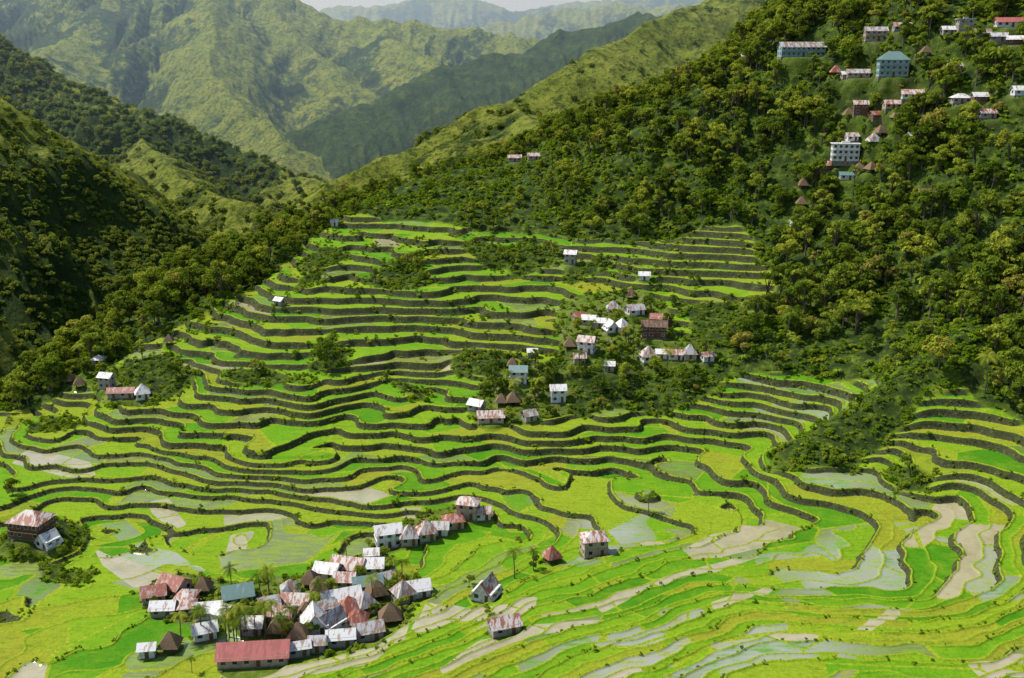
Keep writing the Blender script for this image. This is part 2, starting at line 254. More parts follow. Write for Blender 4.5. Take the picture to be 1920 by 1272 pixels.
# ---------------- mesh
def grid_mesh(name,X,Y,Z,attrs):
    nr,nc=X.shape; co=np.stack([X,Y,Z],-1).reshape(-1,3).astype(np.float32)
    me=bpy.data.meshes.new(name); me.vertices.add(nr*nc); me.vertices.foreach_set('co',co.ravel())
    a=(np.arange(nr-1)[:,None]*nc+np.arange(nc-1)[None]).ravel()
    qd=np.stack([a,a+1,a+nc+1,a+nc],1).astype(np.int32)
    nf=len(qd); me.loops.add(nf*4); me.polygons.add(nf)
    me.loops.foreach_set('vertex_index',qd.ravel()); me.polygons.foreach_set('loop_start',np.arange(0,nf*4,4,dtype=np.int32))
    me.update(calc_edges=True); me.polygons.foreach_set('use_smooth',np.ones(nf,bool))
    for k,v in attrs.items():
        at=me.attributes.new(k,'FLOAT','POINT'); at.data.foreach_set('value',v.ravel().astype(np.float32))
    ob=bpy.data.objects.new(name,me); scene.collection.objects.link(ob); return ob
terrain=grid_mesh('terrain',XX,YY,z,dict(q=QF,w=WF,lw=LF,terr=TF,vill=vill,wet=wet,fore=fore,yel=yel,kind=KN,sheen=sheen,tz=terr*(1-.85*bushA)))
# ---------------- node helper
class N:
    def __init__(s,name):
        s.m=bpy.data.materials.new(name); s.m.use_nodes=True; s.t=s.m.node_tree; s.t.nodes.clear()
        s.out=s.t.nodes.new('ShaderNodeOutputMaterial')
    def new(s,ty,**k):
        n=s.t.nodes.new(ty)
        for a,b in k.items(): setattr(n,a,b)
        return n
    def link(s,a,b): s.t.links.new(a,b)
    def put(s,sock,v):
        if isinstance(v,bpy.types.NodeSocket): s.link(v,sock)
        else:
            if sock.type=='RGBA' and len(v)==3: v=(*v,1)
            sock.default_value=v
    def attr(s,n): return s.new('ShaderNodeAttribute',attribute_name=n).outputs['Fac']
    def math(s,op,a,b=0.0,c=0.0,clamp=False):
        n=s.new('ShaderNodeMath',operation=op,use_clamp=clamp); s.put(n.inputs[0],a); s.put(n.inputs[1],b); s.put(n.inputs[2],c); return n.outputs[0]
    def mix(s,f,a,b,bt='MIX'):
        n=s.new('ShaderNodeMix',data_type='RGBA',blend_type=bt); s.put(n.inputs[0],f); s.put(n.inputs[6],a); s.put(n.inputs[7],b); return n.outputs[2]
    def noise(s,sc,det=3,vec=None,rough=.5,dist=0):
        n=s.new('ShaderNodeTexNoise'); n.inputs['Scale'].default_value=sc; n.inputs['Detail'].default_value=det; n.inputs['Roughness'].default_value=rough; n.inputs['Distortion'].default_value=dist
        if vec is not None: s.link(vec,n.inputs['Vector'])
        return n.outputs['Fac']
    def ramp(s,f,st,interp='LINEAR'):
        n=s.new('ShaderNodeValToRGB'); n.color_ramp.interpolation=interp; e=n.color_ramp.elements
        while len(e)<len(st): e.new(0.5)
        for i,(p,c) in enumerate(st): e[i].position=p; e[i].color=(*c,1) if len(c)==3 else c
        s.put(n.inputs[0],f); return n.outputs[0]
    def step(s,v,a,b):
        n=s.new('ShaderNodeMapRange',interpolation_type='SMOOTHSTEP'); s.put(n.inputs[0],v); s.put(n.inputs[1],a); s.put(n.inputs[2],b); return n.outputs[0]
    def bsdf(s,col,rough=.9,spec=.2,normal=None,metal=0.0):
        b=s.new('ShaderNodeBsdfPrincipled'); s.put(b.inputs['Base Color'],col); s.put(b.inputs['Roughness'],rough); s.put(b.inputs['Specular IOR Level'],spec); s.put(b.inputs['Metallic'],metal)
        if normal is not None: s.link(normal,b.inputs['Normal'])
        return b
    def bump(s,h,st=.5,d=.1):
        b=s.new('ShaderNodeBump'); s.put(b.inputs['Strength'],st); b.inputs['Distance'].default_value=d; s.link(h,b.inputs['Height']); return b.outputs[0]
    def done(s,b): s.link(b.outputs[0],s.out.inputs[0]); return s.m
# terrain material
n=N('terrain_ground')
geo=n.new('ShaderNodeNewGeometry'); pos=geo.outputs['Position']
sx=n.new('ShaderNodeSeparateXYZ'); n.link(pos,sx.inputs[0])
qa=n.attr('q'); wa=n.attr('w'); lw=n.attr('lw'); te=n.attr('terr'); fo_=n.attr('fore'); wt=n.attr('wet'); vi=n.attr('vill'); ye=n.attr('yel'); kd_=n.attr('kind'); she=n.attr('sheen'); tz=n.attr('tz')
L=n.math('FLOOR',qa); fr=n.math('FRACT',qa)
half=n.math('MULTIPLY',n.math('GREATER_THAN',fr,0.5),n.math('GREATER_THAN',fo_,0.5))
Lz=n.math('ADD',n.math('MULTIPLY',L,7.37),n.math('MULTIPLY',half,3.1))
cx=n.new('ShaderNodeCombineXYZ'); n.link(n.math('MULTIPLY',sx.outputs[0],0.036),cx.inputs[0]); n.link(n.math('MULTIPLY',sx.outputs[1],0.036),cx.inputs[1]); n.link(Lz,cx.inputs[2])
vo=n.new('ShaderNodeTexVoronoi'); vo.inputs['Scale'].default_value=1; n.link(cx.outputs[0],vo.inputs['Vector'])
ve=n.new('ShaderNodeTexVoronoi',feature='DISTANCE_TO_EDGE'); ve.inputs['Scale'].default_value=1; n.link(cx.outputs[0],ve.inputs['Vector'])
vs=n.new('ShaderNodeSeparateColor'); n.link(vo.outputs['Color'],vs.inputs[0])
r1,r2,r3=vs.outputs[0],vs.outputs[1],vs.outputs[2]
big=n.noise(0.012,2,pos); med=n.noise(0.14,6,pos,.68); fine=n.noise(1.3,4,pos,.75); vfine=n.noise(4,2,pos,.7)
mp=n.new('ShaderNodeMapping'); mp.inputs['Rotation'].default_value=(0,0,.5); mp.inputs['Scale'].default_value=(.35,1.6,1); n.link(pos,mp.inputs[0]); strk=n.noise(.55,5,mp.outputs[0],.7)
tone=n.math('ADD',n.math('MULTIPLY',r1,0.78),n.math('MULTIPLY',big,0.25))
pad_=n.ramp(tone,[(0,(.030,.16,.004)),(.2,(.065,.24,.005)),(.42,(.13,.31,.007)),(.66,(.23,.35,.012)),(.85,(.29,.29,.022)),(1,(.10,.19,.010))])
pad_=n.mix(n.math('MULTIPLY',n.step(med,.38,.72),.4),pad_,(.30,.39,.022))
pad_=n.mix(n.math('MULTIPLY',n.step(strk,.48,.72),.5),pad_,(.04,.13,.004))
pad_=n.mix(n.math('MULTIPLY',n.step(fine,.45,.7),.45),pad_,(.045,.12,.004))
pad_=n.mix(n.math('MULTIPLY',n.step(vfine,.45,.75),.35),pad_,(.05,.12,.004))
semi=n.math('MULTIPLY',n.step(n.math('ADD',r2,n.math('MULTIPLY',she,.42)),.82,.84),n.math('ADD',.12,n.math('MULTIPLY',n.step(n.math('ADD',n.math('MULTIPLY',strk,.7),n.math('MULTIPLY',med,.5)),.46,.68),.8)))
pad_=n.mix(semi,pad_,n.mix(she,(.17,.20,.05),(.34,.35,.28)))  # pale sheen colour paints in the sky's reflection on flooded paddies
wetsel=n.math('MAXIMUM',n.step(wt,.45,.55),n.math('MULTIPLY',n.step(r3,.965,.97),n.step(r2,.2,.21)))
wetsel=n.math('MULTIPLY',wetsel,n.math('MULTIPLY',n.step(fine,.2,.4),n.step(strk,.25,.42)))
pad_=n.mix(wetsel,pad_,n.ramp(med,[(.3,(.30,.27,.13)),(.6,(.44,.39,.24)),(.8,(.24,.23,.08))]))
lipc=n.mix(med,(.19,.30,.010),(.40,.46,.025))
lipc=n.mix(n.math('MULTIPLY',n.step(fine,.4,.6),.5),lipc,(.09,.15,.008))
lipf=n.math('LESS_THAN',fr,n.math('MULTIPLY',lw,n.math('ADD',.6,n.math('MULTIPLY',fine,.8))))
edgef=n.math('LESS_THAN',ve.outputs['Distance'],n.math('MULTIPLY',med,.022))
midf=n.math('MULTIPLY',n.math('LESS_THAN',n.math('ABSOLUTE',n.math('SUBTRACT',fr,.5)),n.math('MULTIPLY',lw,.5)),n.math('GREATER_THAN',fo_,.5))
lipf=n.math('MAXIMUM',n.math('MAXIMUM',lipf,edgef),midf)
pad2=n.mix(lipf,pad_,lipc)
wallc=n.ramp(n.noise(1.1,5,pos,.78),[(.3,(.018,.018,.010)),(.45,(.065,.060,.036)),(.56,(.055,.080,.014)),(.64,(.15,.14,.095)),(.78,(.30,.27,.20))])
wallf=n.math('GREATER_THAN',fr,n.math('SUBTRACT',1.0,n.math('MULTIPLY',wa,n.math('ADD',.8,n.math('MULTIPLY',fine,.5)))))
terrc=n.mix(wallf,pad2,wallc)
natc=n.ramp(n.noise(.16,7,pos,.7),[(.3,(.04,.07,.010)),(.48,(.10,.16,.015)),(.6,(.20,.26,.022)),(.75,(.28,.28,.05))])
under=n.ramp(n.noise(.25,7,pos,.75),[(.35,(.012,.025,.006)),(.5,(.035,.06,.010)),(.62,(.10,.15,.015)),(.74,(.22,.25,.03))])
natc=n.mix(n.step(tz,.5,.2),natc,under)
dirt=n.ramp(n.noise(.35,5,pos,.65),[(.3,(.04,.08,.010)),(.5,(.11,.17,.015)),(.66,(.20,.17,.09)),(.8,(.34,.28,.20))])
natc=n.mix(n.math('MULTIPLY',vi,.8),natc,dirt)
fn=n.noise(.03,10,pos,.76); fn3=n.noise(.11,4,pos,.7); fn4=n.noise(.035,5,pos,.8)
forestc=n.ramp(fn,[(.35,(.035,.065,.018)),(.52,(.08,.13,.025)),(.68,(.19,.24,.04))])
grassc=n.ramp(fn,[(.3,(.13,.18,.03)),(.5,(.33,.39,.05)),(.7,(.50,.50,.085))])
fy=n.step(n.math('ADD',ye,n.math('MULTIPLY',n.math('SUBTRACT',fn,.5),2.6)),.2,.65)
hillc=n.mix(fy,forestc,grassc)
hillc=n.mix(n.math('MULTIPLY',n.step(fn3,.51,.58),.6),hillc,(.04,.07,.018))
hillc=n.mix(n.math('MULTIPLY',n.step(fn4,.54,.62),.55),hillc,(.035,.065,.018))
isfar=n.step(kd_,.2,.8)
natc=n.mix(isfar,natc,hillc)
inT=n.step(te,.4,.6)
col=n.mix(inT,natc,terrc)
onpad=n.math('MULTIPLY',inT,n.math('MULTIPLY',n.math('SUBTRACT',1,wallf),n.math('SUBTRACT',1,lipf)))
wr=n.math('MULTIPLY',onpad,n.math('MAXIMUM',wetsel,n.math('MULTIPLY',semi,1.0)))
rough=n.math('SUBTRACT',.92,n.math('MULTIPLY',wr,.82))
bh=n.math('ADD',n.math('MULTIPLY',n.noise(1.1,5,pos,.7),1.0),n.math('MULTIPLY',n.math('ADD',fn,n.math('MULTIPLY',fn3,.3)),n.math('MULTIPLY',isfar,80.0)))
bmp=n.bump(bh,n.math('SUBTRACT',.85,n.math('MULTIPLY',onpad,n.math('ADD',.4,n.math('MULTIPLY',wr,.43)))),.5)
b=n.bsdf(col,rough,n.math('ADD',.10,n.math('MULTIPLY',wr,.9)),bmp)
terrain.data.materials.append(n.done(b))
# ---------------- foliage
def leafmat(name,stops,trans=.35):
    n=N(name); oi=n.new('ShaderNodeObjectInfo')
    tc=n.new('ShaderNodeTexCoord'); ns=n.noise(.6,2,tc.outputs['Object'])
    base=n.ramp(oi.outputs['Random'],stops)
    c=n.mix(n.step(ns,.35,.7),n.mix(.35,base,(0,0,0)),n.mix(.25,base,(.42,.44,.03)))
    d=n.new('ShaderNodeBsdfDiffuse'); t=n.new('ShaderNodeBsdfTranslucent'); n.link(c,d.inputs[0]); n.link(n.mix(.5,c,(.42,.46,.02)),t.inputs[0])
    m=n.new('ShaderNodeMixShader'); m.inputs[0].default_value=trans; n.link(d.outputs[0],m.inputs[1]); n.link(t.outputs[0],m.inputs[2])
    return n.done(m)
treeleaf=leafmat('tree_foliage',[(0,(.05,.11,.018)),(.25,(.10,.19,.022)),(.5,(.19,.29,.032)),(.75,(.34,.42,.05)),(.92,(.48,.50,.06)),(1,(.44,.34,.09))],.34)
canopyleaf=leafmat('canopy_foliage',[(0,(.12,.20,.05)),(.4,(.21,.30,.06)),(.8,(.36,.42,.08)),(1,(.46,.47,.10))],.35)
bushleaf=leafmat('bush_foliage',[(0,(.11,.25,.015)),(.4,(.21,.39,.02)),(.7,(.35,.50,.03)),(1,(.48,.52,.05))],.38)
n=N('bark'); c=n.ramp(n.noise(2,4),[(.3,(.06,.045,.03)),(.7,(.20,.17,.13))]); bark=n.done(n.bsdf(c))
def quads(cent,nrm,size,r):
    k=len(cent); nrm=nrm/np.linalg.norm(nrm,axis=1,keepdims=True)
    a=r.normal(size=(k,3)); t=np.cross(nrm,a); t/=np.linalg.norm(t,axis=1,keepdims=True)+1e-9; bb=np.cross(nrm,t)
    s=size[:,None]; asp=r.uniform(.5,.9,(k,1))
    v=np.stack([cent-t*s-bb*s*asp*.3,cent-bb*s*asp+t*s*.2,cent+t*s+bb*s*asp*.2,cent+bb*s*asp-t*s*.2],1)
    v[:,2]-=nrm*s*.25; v[:,0]-=nrm*s*.25
    return v.reshape(-1,3)
def tube(pts,rad,seg=6):
    V=[];Fc=[]
    pts=[np.array(p,float) for p in pts]
    for i,p in enumerate(pts):
        d=(pts[min(i+1,len(pts)-1)]-pts[max(i-1,0)]); d/=np.linalg.norm(d)+1e-9
        a=np.cross(d,[0.3,1,0.1]); a/=np.linalg.norm(a); b=np.cross(d,a)
        for k in range(seg):
            an=2*math.pi*k/seg; V.append(p+rad[i]*(math.cos(an)*a+math.sin(an)*b))
    for i in range(len(pts)-1):
        for k in range(seg):
            Fc.append((i*seg+k,i*seg+(k+1)%seg,(i+1)*seg+(k+1)%seg,(i+1)*seg+k))
    return V,Fc
def mesh_parts(name,parts,mats):
    V=[];Fc=[];mi=[]
    for v,f,m in parts:
        o=len(V); V.extend([tuple(p) for p in v]); Fc.extend([tuple(i+o for i in ff) for ff in f]); mi.extend([m]*len(f))
    me=bpy.data.meshes.new(name); me.from_pydata(V,[],Fc)
    for m in mats: me.materials.append(m)
    me.polygons.foreach_set('material_index',mi); me.update(); return me
def tree_mesh(name,seed,H,Rr,nb,nl,ls,trunkfrac=.45,mat=None):
    r=np.random.default_rng(seed); parts=[]
    lean=r.normal(0,.06*H,2)
    tv,tf=tube([(0,0,-1),(lean[0]*.3,lean[1]*.3,H*.3),(lean[0],lean[1],H*.75)],[.045*H*.6,.03*H*.6,.008*H],6); parts.append((tv,tf,1))
    cs=[];rs=[]
    for i in range(nb):
        a=r.uniform(0,2*math.pi); rr=Rr*math.sqrt(r.uniform(0,1))*.8; hh=H*(trunkfrac+(1-trunkfrac)*r.uniform(0.1,1)*(1-.45*(rr/Rr)**2))
        c=np.array([lean[0]+rr*math.cos(a),lean[1]+rr*math.sin(a),hh*.92]); cs.append(c); rs.append(Rr*r.uniform(.22,.48))
        bv,bf=tube([(lean[0]*.6,lean[1]*.6,H*trunkfrac*r.uniform(.6,1)),tuple((c*np.array([.6,.6,.85]))),tuple(c)],[.012*H,.008*H,.003*H],4); parts.append((bv,bf,1))
    for c,br in zip(cs,rs):
        k=nl//nb; d=r.normal(size=(k,3)); d/=np.linalg.norm(d,axis=1,keepdims=True); d[:,2]=np.where(d[:,2]<-.2,-d[:,2],d[:,2])
        rad=br*r.uniform(.6,1.2,(k,1)); ce=c+d*rad*np.array([1,1,.8])
        v=quads(ce,d+r.normal(0,.38,(k,3)),r.uniform(.5,1.35,k)*ls,r)
        parts.append((v,[(4*i,4*i+1,4*i+2,4*i+3) for i in range(k)],0))
    return mesh_parts(name,parts,[mat or treeleaf,bark])
def palm_mesh(name,seed,H,nf,fl_,banana=False):
    r=np.random.default_rng(seed); parts=[]
    if not banana:
        tv,tf=tube([(0,0,-.5),(.1,.05,H*.5),(.25,0,H)],[.15,.12,.10],7); parts.append((tv,tf,1)); top=np.array([.25,0,H])
    else:
        tv,tf=tube([(0,0,-.5),(0,0,H*.5)],[.2,.12],6); parts.append((tv,tf,1)); top=np.array([0,0,H*.5])
    for i in range(nf):
        a=2*math.pi*i/nf+r.uniform(-.3,.3); el=r.uniform(.1,1.2); L_=fl_*r.uniform(.8,1.1); pr=top.copy(); V=[];Fc=[]
        d=np.array([math.cos(a)*math.cos(el),math.sin(a)*math.cos(el),math.sin(el)]); sd=np.array([-math.sin(a),math.cos(a),0])
        K=7
        for k in range(K+1):
            t=k/K; wd=(.32 if banana else .6)*math.sin(math.pi*min(1,t*.9+.08))*fl_/2.2
            dr=np.array([0,0,-.25*wd])
            V+= [pr+sd*wd+dr*2,pr,pr-sd*wd+dr*2]
            d=d+np.array([0,0,-.28]); d/=np.linalg.norm(d); pr=pr+d*L_/K
        for k in range(K):
            o=3*k
            if not banana:
                for sgn in (0,2):
                    p0=V[o+1];p1=V[o+4];e=(V[o+sgn]+V[o+3+sgn])/2
                    for q_ in range(2):
                        s0=p0+(p1-p0)*(q_*.5); s1=p0+(p1-p0)*(q_*.5+.42); oo=len(V); V+= [s0,s1,e+(p1-p0)*(q_*.5)]; Fc.append((oo,oo+1,oo+2))
            else: Fc+=[(o,o+1,o+4,o+3),(o+1,o+2,o+5,o+4)]
        parts.append((V,Fc,0))
    return mesh_parts(name,parts,[bushleaf if banana else treeleaf,bark])
def coll(name,meshes):
    c=bpy.data.collections.new(name)
    for i,m in enumerate(meshes):
        o=bpy.data.objects.new(m.name,m); c.objects.link(o)
    return c
trees=[tree_mesh('broadleaf_tree_a',1,9,3.8,10,900,.42),tree_mesh('broadleaf_tree_b',2,11,3.6,11,950,.42,.4),tree_mesh('broadleaf_tree_c',3,7.5,3.6,9,750,.42,.35),tree_mesh('broadleaf_tree_d',4,13,2.6,10,800,.40,.3),tree_mesh('broadleaf_tree_e',5,8.5,4.6,12,900,.45,.4),tree_mesh('broadleaf_tree_f',6,12,3.4,7,520,.40,.55),palm_mesh('forest_palm',33,8,13,3.2)]
bushes=[tree_mesh('bush_a',11,2.2,1.5,7,240,.28,.15,bushleaf),tree_mesh('bush_b',12,1.6,1.7,7,240,.26,.1,bushleaf),tree_mesh('bush_c',13,3.0,1.6,8,260,.30,.15,bushleaf),palm_mesh('banana_plant',14,3.6,8,2.2,True)]
# instanced kinds sort by name: broadleaf a-f then forest_palm; bush a-c after banana_plant
farc=[tree_mesh('canopy_a',21,8,4.8,10,200,1.0,.1,canopyleaf),tree_mesh('canopy_b',22,6,5.2,10,200,1.0,.1,canopyleaf),tree_mesh('canopy_c',23,9,4.2,10,190,1.0,.1,canopyleaf)]
cT=coll('forest_tree_kinds',trees); cB=coll('bush_kinds',bushes); cF=coll('canopy_kinds',farc); cW=coll('weed_kinds',bushes[:3])
def scatter(name,co,sc,rot,idx,collection):
    me=bpy.data.meshes.new(name); me.vertices.add(len(co)); me.vertices.foreach_set('co',np.asarray(co,np.float32).ravel())
    for k,v,t in (('sc',sc,'FLOAT'),('rz',rot,'FLOAT'),('ix',idx,'INT')):
        a=me.attributes.new(k,t,'POINT'); a.data.foreach_set('value',np.asarray(v,np.int32 if t=='INT' else np.float32))
    ob=bpy.data.objects.new(name,me); scene.collection.objects.link(ob)
    g=bpy.data.node_groups.new(name+'_instances','GeometryNodeTree')
    g.interface.new_socket('Geometry',in_out='INPUT',socket_type='NodeSocketGeometry'); g.interface.new_socket('Geometry',in_out='OUTPUT',socket_type='NodeSocketGeometry')
    nn=g.nodes; gi=nn.new('NodeGroupInput'); go=nn.new('NodeGroupOutput'); ip=nn.new('GeometryNodeInstanceOnPoints'); ci_=nn.new('GeometryNodeCollectionInfo')
    ci_.inputs[0].default_value=collection; ci_.inputs['Separate Children'].default_value=True; ci_.inputs['Reset Children'].default_value=True
    def na(nm,ty):
        a=nn.new('GeometryNodeInputNamedAttribute'); a.data_type=ty; a.inputs[0].default_value=nm; return a.outputs[0]
    cxyz=nn.new('ShaderNodeCombineXYZ'); g.links.new(na('rz','FLOAT'),cxyz.inputs[2])
    g.links.new(gi.outputs[0],ip.inputs['Points']); g.links.new(ci_.outputs[0],ip.inputs['Instance']); ip.inputs['Pick Instance'].default_value=True
    g.links.new(na('ix','INT'),ip.inputs['Instance Index']); g.links.new(cxyz.outputs[0],ip.inputs['Rotation']); g.links.new(na('sc','FLOAT'),ip.inputs['Scale'])
    g.links.new(ip.outputs[0],go.inputs[0]); md=ob.modifiers.new('instances','NODES'); md.node_group=g
    return ob
# ---------------- houses
def wmat(name,c,var=.15,rough=.8):
    n=N(name); tc=n.new('ShaderNodeTexCoord')
    ns=n.noise(1.2,5,tc.outputs['Object'],.7)
    cc_=n.mix(n.step(ns,.4,.75),c,tuple(x*.5 for x in c)); return n.done(n.bsdf(cc_,rough,.2))
def roofmat(name,c1,c2,amt=.5,metal=.0,rough=.5):
    n=N(name); g=n.new('ShaderNodeNewGeometry'); tc=n.new('ShaderNodeTexCoord'); mp=n.new('ShaderNodeMapping'); mp.inputs['Scale'].default_value=(1.0,.3,.3); n.link(g.outputs['Position'],mp.inputs[0])
    ns=n.noise(1.2,5,mp.outputs[0],.7); f=n.step(ns,amt-.03,amt+.05)
    wv=n.new('ShaderNodeTexWave',wave_type='BANDS',bands_direction='X'); wv.inputs['Scale'].default_value=1.6; n.link(tc.outputs['Object'],wv.inputs['Vector'])
    c=n.mix(f,c1,c2); c=n.mix(n.math('MULTIPLY',wv.outputs['Fac'],.3),c,tuple(x*.45 for x in c1))
    return n.done(n.bsdf(c,rough,.4,n.bump(wv.outputs['Fac'],.5,.05),metal))
RM={'w':roofmat('white_metal_roof',(.78,.77,.75),(.42,.30,.23),.55),'g':roofmat('grey_metal_roof',(.50,.51,.51),(.30,.17,.11),.50),'r':roofmat('rust_red_roof',(.32,.09,.05),(.48,.34,.29),.54),
'R':roofmat('red_painted_roof',(.48,.13,.11),(.36,.10,.08),.5,.0,.6),'m':roofmat('rust_streaked_roof',(.62,.57,.52),(.34,.10,.05),.49),'t':roofmat('teal_roof',(.14,.25,.23),(.30,.36,.34),.6),'b':roofmat('brown_roof',(.14,.08,.05),(.26,.16,.11),.5,.0,.8)}
n=N('thatch'); tc=n.new('ShaderNodeTexCoord'); mp=n.new('ShaderNodeMapping'); mp.inputs['Scale'].default_value=(6,6,1.2); n.link(tc.outputs['Object'],mp.inputs[0]); ns=n.noise(1.5,5,mp.outputs[0],.7)
RM['h']=n.done(n.bsdf(n.ramp(ns,[(.3,(.09,.06,.035)),(.5,(.22,.15,.09)),(.7,(.36,.26,.17))]),1,.1,n.bump(ns,1,.2)))
WM={'w':wmat('white_wall',(.72,.72,.68)),'g':wmat('grey_wall',(.38,.35,.31)),'b':wmat('brown_timber_wall',(.17,.095,.055)),'t':wmat('teal_wall',(.30,.44,.42)),'p':wmat('tan_wall',(.48,.37,.26))}
n=N('window_glass'); glass=n.done(n.bsdf((.025,.03,.035),.15,.5)); frame=wmat('window_frame',(.55,.55,.52)); doorm=wmat('door_wood',(.16,.09,.05)); postm=wmat('timber_post',(.18,.13,.09)); stone=wmat('stone_plinth',(.22,.20,.16))
def box(x0,x1,y0,y1,z0,z1):
    V=[(x0,y0,z0),(x1,y0,z0),(x1,y1,z0),(x0,y1,z0),(x0,y0,z1),(x1,y0,z1),(x1,y1,z1),(x0,y1,z1)]
    return V,[(0,3,2,1),(4,5,6,7),(0,1,5,4),(1,2,6,5),(2,3,7,6),(3,0,4,7)]
def child(par,name,parts,mats):
    me=mesh_parts(name,parts,mats); o=bpy.data.objects.new(name,me); scene.collection.objects.link(o); o.parent=par; return o
def slab(p,th=.08):
    p=[np.array(a,float) for a in p]; nn=np.cross(p[1]-p[0],p[2]-p[0]); nn/=np.linalg.norm(nn); k=len(p)
    V=[tuple(a) for a in p]+[tuple(a-nn*th) for a in p]
    return V,[tuple(range(k)),tuple(reversed(range(k,2*k)))]+[((i+1)%k,i,i+k,(i+1)%k+k) for i in range(k)]
house_xy=[]
def house(loc,z0,kind,w_,d_,st=1,roof='w',wall='w',yaw=0,name='village_house',rh=None):
    x,y,_=loc; z0=z0+.2; lo=2.0
    e=bpy.data.objects.new(name,None); scene.collection.objects.link(e); e.location=(x,y,z0); e.rotation_euler=(0,0,yaw); e.empty_display_size=1
    house_xy.append((x,y,max(w_,d_)))
    hw,hd=w_/2,d_/2; sh=2.25; Ht=sh*st
    if kind in('thatch','hut'):
        ps=[box(a*hw*.55-.12,a*hw*.55+.12,b*hd*.55-.12,b*hd*.55+.12,-lo,1.1) for a in(-1,1) for b in(-1,1)]
        child(e,'posts',[(v,f,0) for v,f in ps],[postm])
        v,f=box(-hw*.7,hw*.7,-hd*.7,hd*.7,1.1,2.1); child(e,'walls',[(v,f,0)],[WM['b']])
        v,f=box(-.35,.35,-hd*.7-.03,-hd*.7,1.15,2.0); child(e,'door',[(v,f,0)],[doorm])
        o=1.18; ap=1.3+ (rh or w_*.75); pr=[(-hw*o,-hd*o,1.2),(hw*o,-hd*o,1.2),(hw*o,hd*o,1.2),(-hw*o,hd*o,1.2)]; m_=[( -hw*.6,-hd*.6,1.2+(ap-1.2)*.55),(hw*.6,-hd*.6,1.2+(ap-1.2)*.55),(hw*.6,hd*.6,1.2+(ap-1.2)*.55),(-hw*.6,hd*.6,1.2+(ap-1.2)*.55)]
        V=pr+m_+[(-.15,0,ap),(.15,0,ap)]
        Fs=[(0,1,5,4),(1,2,6,5),(2,3,7,6),(3,0,4,7),(4,5,9,8),(5,6,9),(6,7,8,9),(7,4,8),(3,2,1,0)]
        child(e,'roof',[(V,Fs,0)],[RM[roof]]); return e
    v,f=box(-hw-.1,hw+.1,-hd-.1,hd+.1,-lo,0); child(e,'plinth',[(v,f,0)],[stone])
    v,f=box(-hw,hw,-hd,hd,0,Ht); parts=[(v,f,0)]
    pr=[];fr_=[]
    for s in range(st):
        zb=s*sh
        if s>0: 
            v,f=box(-hw-.12,hw+.12,-hd-(.9 if st>1 and w_>7 else .12),hd+.12,zb-.08,zb+.08); parts.append((v,f,0))
        for (L_,ax) in ((w_,'f'),(w_,'k'),(d_,'l'),(d_,'r')):
            nw=max(1,int(L_/2.1))
            for i in range(nw):
                c=-L_/2+L_*(i+.5)/nw; ww=min(1.0,L_/nw*.5)/2
                if s==0 and ax=='f' and i==nw//2: continue
                def bx(p0,p1,z0_,z1_,pro):
                    if ax=='f': return box(c+p0,c+p1,-hd-pro,-hd+.01,z0_,z1_)
                    if ax=='k': return box(c+p0,c+p1,hd-.01,hd+pro,z0_,z1_)
                    if ax=='l': return box(-hw-pro,-hw+.01,c+p0,c+p1,z0_,z1_)
                    return box(hw-.01,hw+pro,c+p0,c+p1,z0_,z1_)
                v,f=bx(-ww-.1,ww+.1,zb+.75,zb+1.9,.04); fr_.append((v,f,0)); v,f=bx(-ww,ww,zb+.85,zb+1.8,.06); pr.append((v,f,0))
    child(e,'walls',parts,[WM[wall]])
    if fr_: child(e,'window_frames',fr_,[frame]); child(e,'windows',pr,[glass])
    nw=max(1,int(w_/2.1)); c=-w_/2+w_*(nw//2+.5)/nw; v,f=box(c-.42,c+.42,-hd-.05,-hd+.01,.02,1.9); child(e,'door',[(v,f,0)],[doorm])
    ov=.5; a=hw+ov; b_=hd+ov; R_=rh or min(w_,d_)*.33
    if kind=='gable':
        zt_=Ht-.05-ov*R_/hd; fs=[slab([(-a,-b_,zt_),(a,-b_,zt_),(a,0,Ht+R_),(-a,0,Ht+R_)]),slab([(a,b_,zt_),(-a,b_,zt_),(-a,0,Ht+R_+.01),(a,0,Ht+R_+.01)])]
        child(e,'roof',[(v,f,0) for v,f in fs],[RM[roof]])
        child(e,'gable_ends',[([(s*hw,-hd,Ht),(s*hw,hd,Ht),(s*hw,0,Ht+R_-.1),(s*(hw-.1),-hd,Ht),(s*(hw-.1),hd,Ht),(s*(hw-.1),0,Ht+R_-.1)],[(0,1,2),(5,4,3),(0,2,5,3),(1,4,5,2)],0) for s in(-1,1)],[WM[wall]])
    elif kind=='hip':
        k=max(0,a-b_); zt_=Ht-.15; V=[(-a,-b_,zt_),(a,-b_,zt_),(a,b_,zt_),(-a,b_,zt_),(-k-.05,0,Ht+R_),(k+.05,0,Ht+R_)]
        child(e,'roof',[(V,[(0,1,5,4),(1,2,5),(2,3,4,5),(3,0,4),(3,2,1,0)],0)],[RM[roof]])
    elif kind=='aframe':
        R_=rh or d_*.75; zt_=Ht*.35; fs=[slab([(-a,-hd*1.15,zt_),(-a,hd*1.15,zt_),(0,hd*1.15,zt_+R_),(0,-hd*1.15,zt_+R_)][::-1]),slab([(a,-hd*1.15,zt_),(a,hd*1.15,zt_),(0.0,hd*1.15,zt_+R_+.01),(0.0,-hd*1.15,zt_+R_+.01)])]
        child(e,'roof',[(v,f,0) for v,f in fs],[RM[roof]])
        hh=zt_+R_-.15
